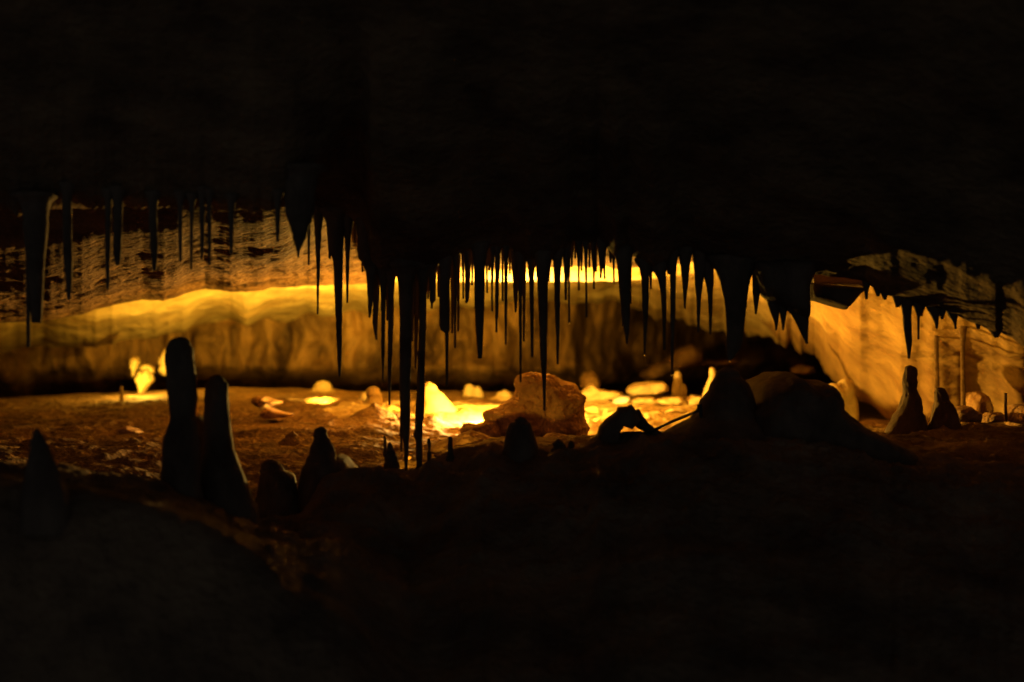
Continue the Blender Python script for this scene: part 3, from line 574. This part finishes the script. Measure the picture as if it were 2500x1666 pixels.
for lab, poly, dd, dep in [
    ('low dark rock right of the smaller right-hand stalagmite', [(2322, 1020), (2328, 1000), (2345, 992), (2362, 990), (2374, 1002), (2390, 1012), (2390, 1030), (2322, 1030)], 5.1, 0.08),
    ('rounded orange rock with a hollow, behind the low dark rocks at the right', [(2355, 1010), (2358, 975), (2372, 958), (2390, 957), (2406, 968), (2413, 990), (2412, 1015), (2380, 1022)], 5.9, 0.12),
    ('flat dark rock between the hollow rock and the thin post', [(2400, 1018), (2412, 1008), (2438, 1006), (2448, 1014), (2448, 1030), (2400, 1032)], 5.2, 0.07),
    ('dim brown rock at the right edge of the picture', [(2462, 1020), (2468, 1000), (2480, 988), (2510, 984), (2540, 1000), (2540, 1040), (2465, 1040)], 5.2, 0.12),
    ('small stone on the ground at the foot of the right-hand stalagmites', [(2328, 1096), (2334, 1088), (2348, 1087), (2352, 1096), (2345, 1102)], 4.4, 0.02)]:
    lump(lab, poly, dd, dep, M_BOULDER, name='rock', cat='rock', group=G_RK, rough=0.012, freq=18)
lump('pale orange double-headed formation right of the dark mound', [(2024, 960), (2023, 942), (2032, 936), (2043, 938), (2048, 944), (2052, 930), (2062, 925), (2076, 927), (2082, 940), (2080, 958), (2088, 985), (2093, 1020), (2092, 1045), (2030, 1040), (2020, 985)], 6.2, 0.12, M_PALE, name='double_stalagmite', cat='stalagmite', rough=0.012, freq=12, c=(2054, 985), sharp=0.5)
G_W = 'thin columns standing against the orange wall'
for lab, x0, y0, x1, y1, w, dd in [
    ('pale thin column on the orange wall, left of the other one', 2285, 785, 2288, 985, 11, 5.85),
    ('pale thin column on the orange wall, right of the other one', 2350, 825, 2352, 1000, 10, 5.7)]:
    SD[0] += 1
    zc = 833 - ceil_z(x0, dd) * F / dd
    vv, ff2 = tube_verts([(min(zc, y0) - 10, x0, w * 2.2), (y0 + 14, x0, w * 1.1), ((y0 + y1) / 2, (x0 + x1) / 2, w), (y1, x1, w * 1.3), (1060, x1, w * 1.8)], dd, 1, 14, 0.08, SD[0])
    tag(mesh_obj('cave_column', vv, ff2, M_FLOOR, origin=at(x1, 1030, dd)), lab, 'column', G_W)

# ------------------------------------------------------------ the big boulder and its rubble
lump('big rough orange-brown boulder in the middle with needles hanging before it',
     [(1262, 935), (1264, 926), (1274, 921), (1290, 915), (1300, 913), (1316, 916), (1326, 923), (1340, 920), (1354, 923), (1370, 936), (1386, 940), (1400, 944), (1412, 956), (1420, 972), (1424, 1000), (1428, 1028), (1432, 1045), (1425, 1060), (1410, 1075), (1380, 1082), (1300, 1090), (1210, 1085), (1195, 1060), (1188, 1020), (1187, 1006), (1200, 1000), (1218, 998), (1235, 985), (1262, 974), (1264, 955), (1260, 940)],
     5.7, 0.16, M_BOULDER, rough=0.04, freq=10, ridged=True, c=(1330, 1015), res=180, sharp=0.45)
lump('dark rough slab of rock leaning on the left foot of the big boulder', [(1122, 1052), (1130, 1036), (1140, 1032), (1160, 1034), (1190, 1025), (1215, 1030), (1230, 1060), (1215, 1090), (1130, 1085)], 5.6, 0.09, M_BOULDER, name='rock', cat='rock', rough=0.02, freq=16, res=96)
lump('rough brown rock ledge in front of the boulder, lit along its top edge', [(1050, 1095), (1072, 1080), (1100, 1068), (1130, 1058), (1150, 1052), (1180, 1062), (1205, 1072), (1225, 1080), (1220, 1110), (1160, 1125), (1060, 1125)], 5.2, 0.12, M_BOULDER, name='rock_ledge', cat='rock', rough=0.028, freq=14, res=110)
lump('crumbly brown rock at the right foot of the big boulder', [(1318, 1075), (1335, 1062), (1352, 1057), (1375, 1062), (1400, 1072), (1425, 1082), (1425, 1110), (1320, 1112)], 5.1, 0.10, M_BOULDER, name='rock', cat='rock', rough=0.03, freq=20, res=96)
r2 = random.Random(5)
for lab, x, y, w, dd in [
    ('small dark stone at the left foot of the domed stalagmite', 1190, 1105, 24, 4.5), ('small stone just right of the domed stalagmite', 1325, 1092, 16, 4.6),
    ('small stone below the gap between boulder and arch-shaped rock', 1432, 1085, 26, 4.7), ('flat stone below the arch-shaped rock hole', 1480, 1092, 34, 4.5),
    ('small stone on the brown floor near the long stalactites', 1000, 1118, 14, 4.8), ('small stone beside the thin black post stalagmite', 1068, 1112, 18, 4.7)]:
    poly = [(x + w / 2 * math.cos(t) * (0.8 + 0.4 * r2.random()), y + w / 3.2 * math.sin(t) * (0.8 + 0.4 * r2.random())) for t in np.linspace(0, 2 * math.pi, 9)[:-1]]
    lump(lab, poly, dd, w * 0.4 * dd / F, M_BOULDER, name='stone', cat='stone', group='small stones on the floor', rough=0.004, freq=40, res=32)

# ------------------------------------------------------------ formations on the lit floor behind
G_F = 'soft pale stalagmites on the lit floor'
sm = lambda lab, kn, d, **k: stalagmite(lab, kn, d, M_PALE, group=G_F, rough=0.04, **k)
sm('brightest cream cone stalagmite, glowing beside the column-like stalactite', [(934, 1046, 46), (962, 1050, 64), (972, 1053, 74), (985, 1057, 88), (1010, 1060, 130)], 6.9)
sm('pale pointed stalagmite left of the curtain tips, taller of its cluster', [(943, 911, 34), (962, 912, 38), (970, 914, 36), (982, 913, 44), (1000, 912, 54)], 7.3)
sm('low rounded stalagmite half hidden left behind the pale pointed one', [(957, 892, 28), (972, 892, 33), (990, 892, 36)], 7.6)
sm('small pale knob on the floor left of the pale pointed stalagmite', [(975, 873, 22), (986, 873, 25), (998, 872, 30)], 7.1)
sm('smooth low dome on the far crest of the floor', [(930, 788, 52), (953, 788, 60), (966, 788, 80)], 8.9)
sm('left and taller knob of the pair right of the glowing cone', [(938, 1146, 26), (950, 1146, 29), (970, 1145, 34)], 8.6)
sm('right and lower knob of the pair right of the glowing cone', [(944, 1165, 22), (956, 1166, 25), (972, 1166, 30)], 8.6)
sm('bottle-shaped yellow stalagmite behind the longest drop-tipped needle', [(906, 1654, 15), (915, 1654, 18), (930, 1654, 20), (950, 1653, 25), (970, 1653, 30), (985, 1653, 36)], 8.0)
sm('small lean stub right of the bottle-shaped yellow stalagmite', [(937, 1669, 8), (950, 1670, 11), (975, 1670, 14)], 8.1)
sm('slim yellow stalagmite half hidden behind the dome-headed dark one', [(897, 1738, 14), (908, 1739, 18), (918, 1740, 16), (935, 1736, 20), (955, 1730, 24), (972, 1728, 30), (985, 1728, 34)], 7.2)
sm('soft low heap on the lit floor just left of the big boulder', [(953, 1232, 40), (962, 1230, 66), (975, 1228, 90)], 8.2)
sm('tiny lit stub at the left, between the dark cone and the glowing cluster', [(942, 297, 7), (955, 297, 8), (975, 297, 10)], 8.2)
G_B = 'yellow rocks on the lit floor right of the boulder'
for lab, poly, dd, dep, mt in [
    ('yellow rock with a peaked left end, right behind the boulder', [(1415, 962), (1425, 950), (1440, 940), (1447, 939), (1453, 950), (1470, 952), (1490, 955), (1515, 956), (1523, 962), (1512, 975), (1470, 985), (1425, 984)], 7.8, 0.12, M_PALE),
    ('large smooth yellow slab of rock lying behind the arch-shaped rock', [(1529, 958), (1535, 945), (1555, 936), (1590, 932), (1620, 932), (1631, 942), (1632, 955), (1610, 962), (1575, 968), (1545, 968)], 7.8, 0.14, M_PALE),
    ('small whitish rock between the yellow rocks', [(1494, 985), (1500, 975), (1515, 968), (1538, 968), (1540, 978), (1528, 988), (1505, 990)], 7.5, 0.05, M_GREY),
    ('flat yellow rock under the large smooth slab', [(1538, 980), (1560, 970), (1595, 970), (1612, 982), (1600, 992), (1560, 994)], 7.5, 0.10, M_PALE),
    ('flat yellow rock at the foot of the bottle-shaped stalagmite', [(1600, 978), (1625, 970), (1660, 968), (1672, 978), (1660, 990), (1615, 990)], 7.3, 0.10, M_PALE),
    ('rounded yellow rock at the far right of the lit heap', [(1672, 978), (1690, 966), (1710, 968), (1722, 980), (1710, 992), (1680, 994)], 7.3, 0.08, M_PALE),
    ('wide bright rock lying before the yellow heap, above the slanting bar', [(1615, 1008), (1635, 998), (1660, 994), (1676, 1002), (1668, 1014), (1635, 1018)], 6.9, 0.07, M_PALE),
    ('broad bright rock right behind the arch-shaped rock', [(1560, 1018), (1580, 1010), (1605, 1010), (1625, 1022), (1630, 1040), (1600, 1050), (1565, 1045)], 6.6, 0.08, M_PALE),
    ('low bright rock between the boulder and the arch-shaped rock', [(1425, 1000), (1450, 992), (1490, 994), (1510, 1004), (1500, 1020), (1440, 1024)], 7.0, 0.10, M_PALE)]:
    lump(lab, poly, dd, dep, mt, name='rock', cat='rock', group=G_B, rough=0.022, freq=13, sharp=0.32)
G_D = 'dim boulders in the dark recess at the back'
for lab, poly, dd, dep in [
    ('dim rounded boulder in the dark recess above the peaked yellow rock', [(1416, 948), (1415, 925), (1425, 910), (1445, 906), (1458, 920), (1466, 940), (1462, 955)], 9.6, 0.15),
    ('big slanting dim boulder at the back, above the large yellow slab', [(1560, 915), (1590, 890), (1625, 880), (1660, 850), (1690, 840), (1715, 860), (1712, 885), (1670, 900), (1620, 915), (1580, 930)], 10.6, 0.3),
    ('dim brown boulder under the far ceiling, left of the dome-headed stalagmite', [(1680, 888), (1705, 880), (1760, 880), (1800, 872), (1812, 882), (1790, 892), (1730, 896)], 10.8, 0.2),
    ('barely lit boulder deep in the dark recess at the right', [(1930, 900), (1950, 890), (1985, 895), (1990, 910), (1960, 916), (1935, 912)], 9.4, 0.12)]:
    lump(lab, poly, dd, dep, M_WALL, name='boulder', cat='boulder', group=G_D, rough=0.03, freq=6)
lump('overhanging flat rock perched on the lit floor at the left', [(615, 985), (612, 978), (618, 970), (630, 967), (650, 968), (665, 974), (690, 980), (688, 985), (672, 988), (655, 996), (640, 998), (628, 993)], 6.6, 0.09, M_BOULDER, name='rock', cat='rock', rough=0.010, freq=14)
lump('low broken rock under the overhanging flat one', [(636, 1012), (640, 1000), (655, 994), (668, 998), (690, 1006), (716, 1012), (700, 1020), (650, 1022)], 6.4, 0.08, M_BOULDER, name='rock', cat='rock', rough=0.012, freq=18)
stalagmite('small pointed cone on the brown floor, left of the bottle-shaped stalagmite', [(1052, 714, 8), (1060, 714, 24), (1072, 714, 46), (1082, 713, 70)], 5.6, M_FLOOR, rough=0.05, group='small cones on the brown floor')
stalagmite('smooth mound with a blunt peak on the lit floor below the pale pointed stalagmite', [(984, 914, 20), (992, 914, 44), (1005, 912, 80), (1022, 908, 130), (1045, 900, 170)], 6.4, M_FLOOR, rough=0.03, group='small cones on the brown floor')
lump('small dark rock on the dim floor left of the club-shaped stalagmite', [(290, 1050), (300, 1043), (312, 1041), (335, 1048), (352, 1056), (330, 1059), (295, 1058)], 5.6, 0.06, M_BOULDER, name='rock', cat='rock', rough=0.008, freq=20)
# glowing cluster at the left and its dim neighbours
G_G = 'knobs of the glowing formation at the left'
lump('brightest glowing formation at the left, tapering to a point at its foot', [(334, 925), (340, 905), (352, 908), (362, 900), (372, 912), (374, 930), (362, 948), (352, 966), (346, 974), (340, 962), (336, 945)], 8.95, 0.08, M_PALE, name='flowstone_formation', cat='flowstone', rough=0.03, freq=16)
lump('upper left knob above the brightest glowing formation', [(318, 882), (325, 871), (336, 873), (342, 884), (336, 900), (333, 928), (325, 922), (319, 900)], 9.0, 0.06, M_PALE, name='flowstone_formation', cat='flowstone', group=G_G, rough=0.025, freq=16)
lump('round knob at the upper right of the brightest glowing formation', [(342, 898), (350, 890), (364, 890), (375, 898), (376, 910), (362, 906), (350, 908)], 9.0, 0.05, M_PALE, name='flowstone_formation', cat='flowstone', group=G_G, rough=0.02, freq=16)
lump('glowing knob half hidden behind the club-shaped stalagmite', [(388, 885), (394, 872), (404, 850), (420, 860), (420, 915), (402, 918), (388, 908), (394, 896)], 9.1, 0.07, M_PALE, name='flowstone_formation', cat='flowstone', group=G_G, rough=0.03, freq=12)
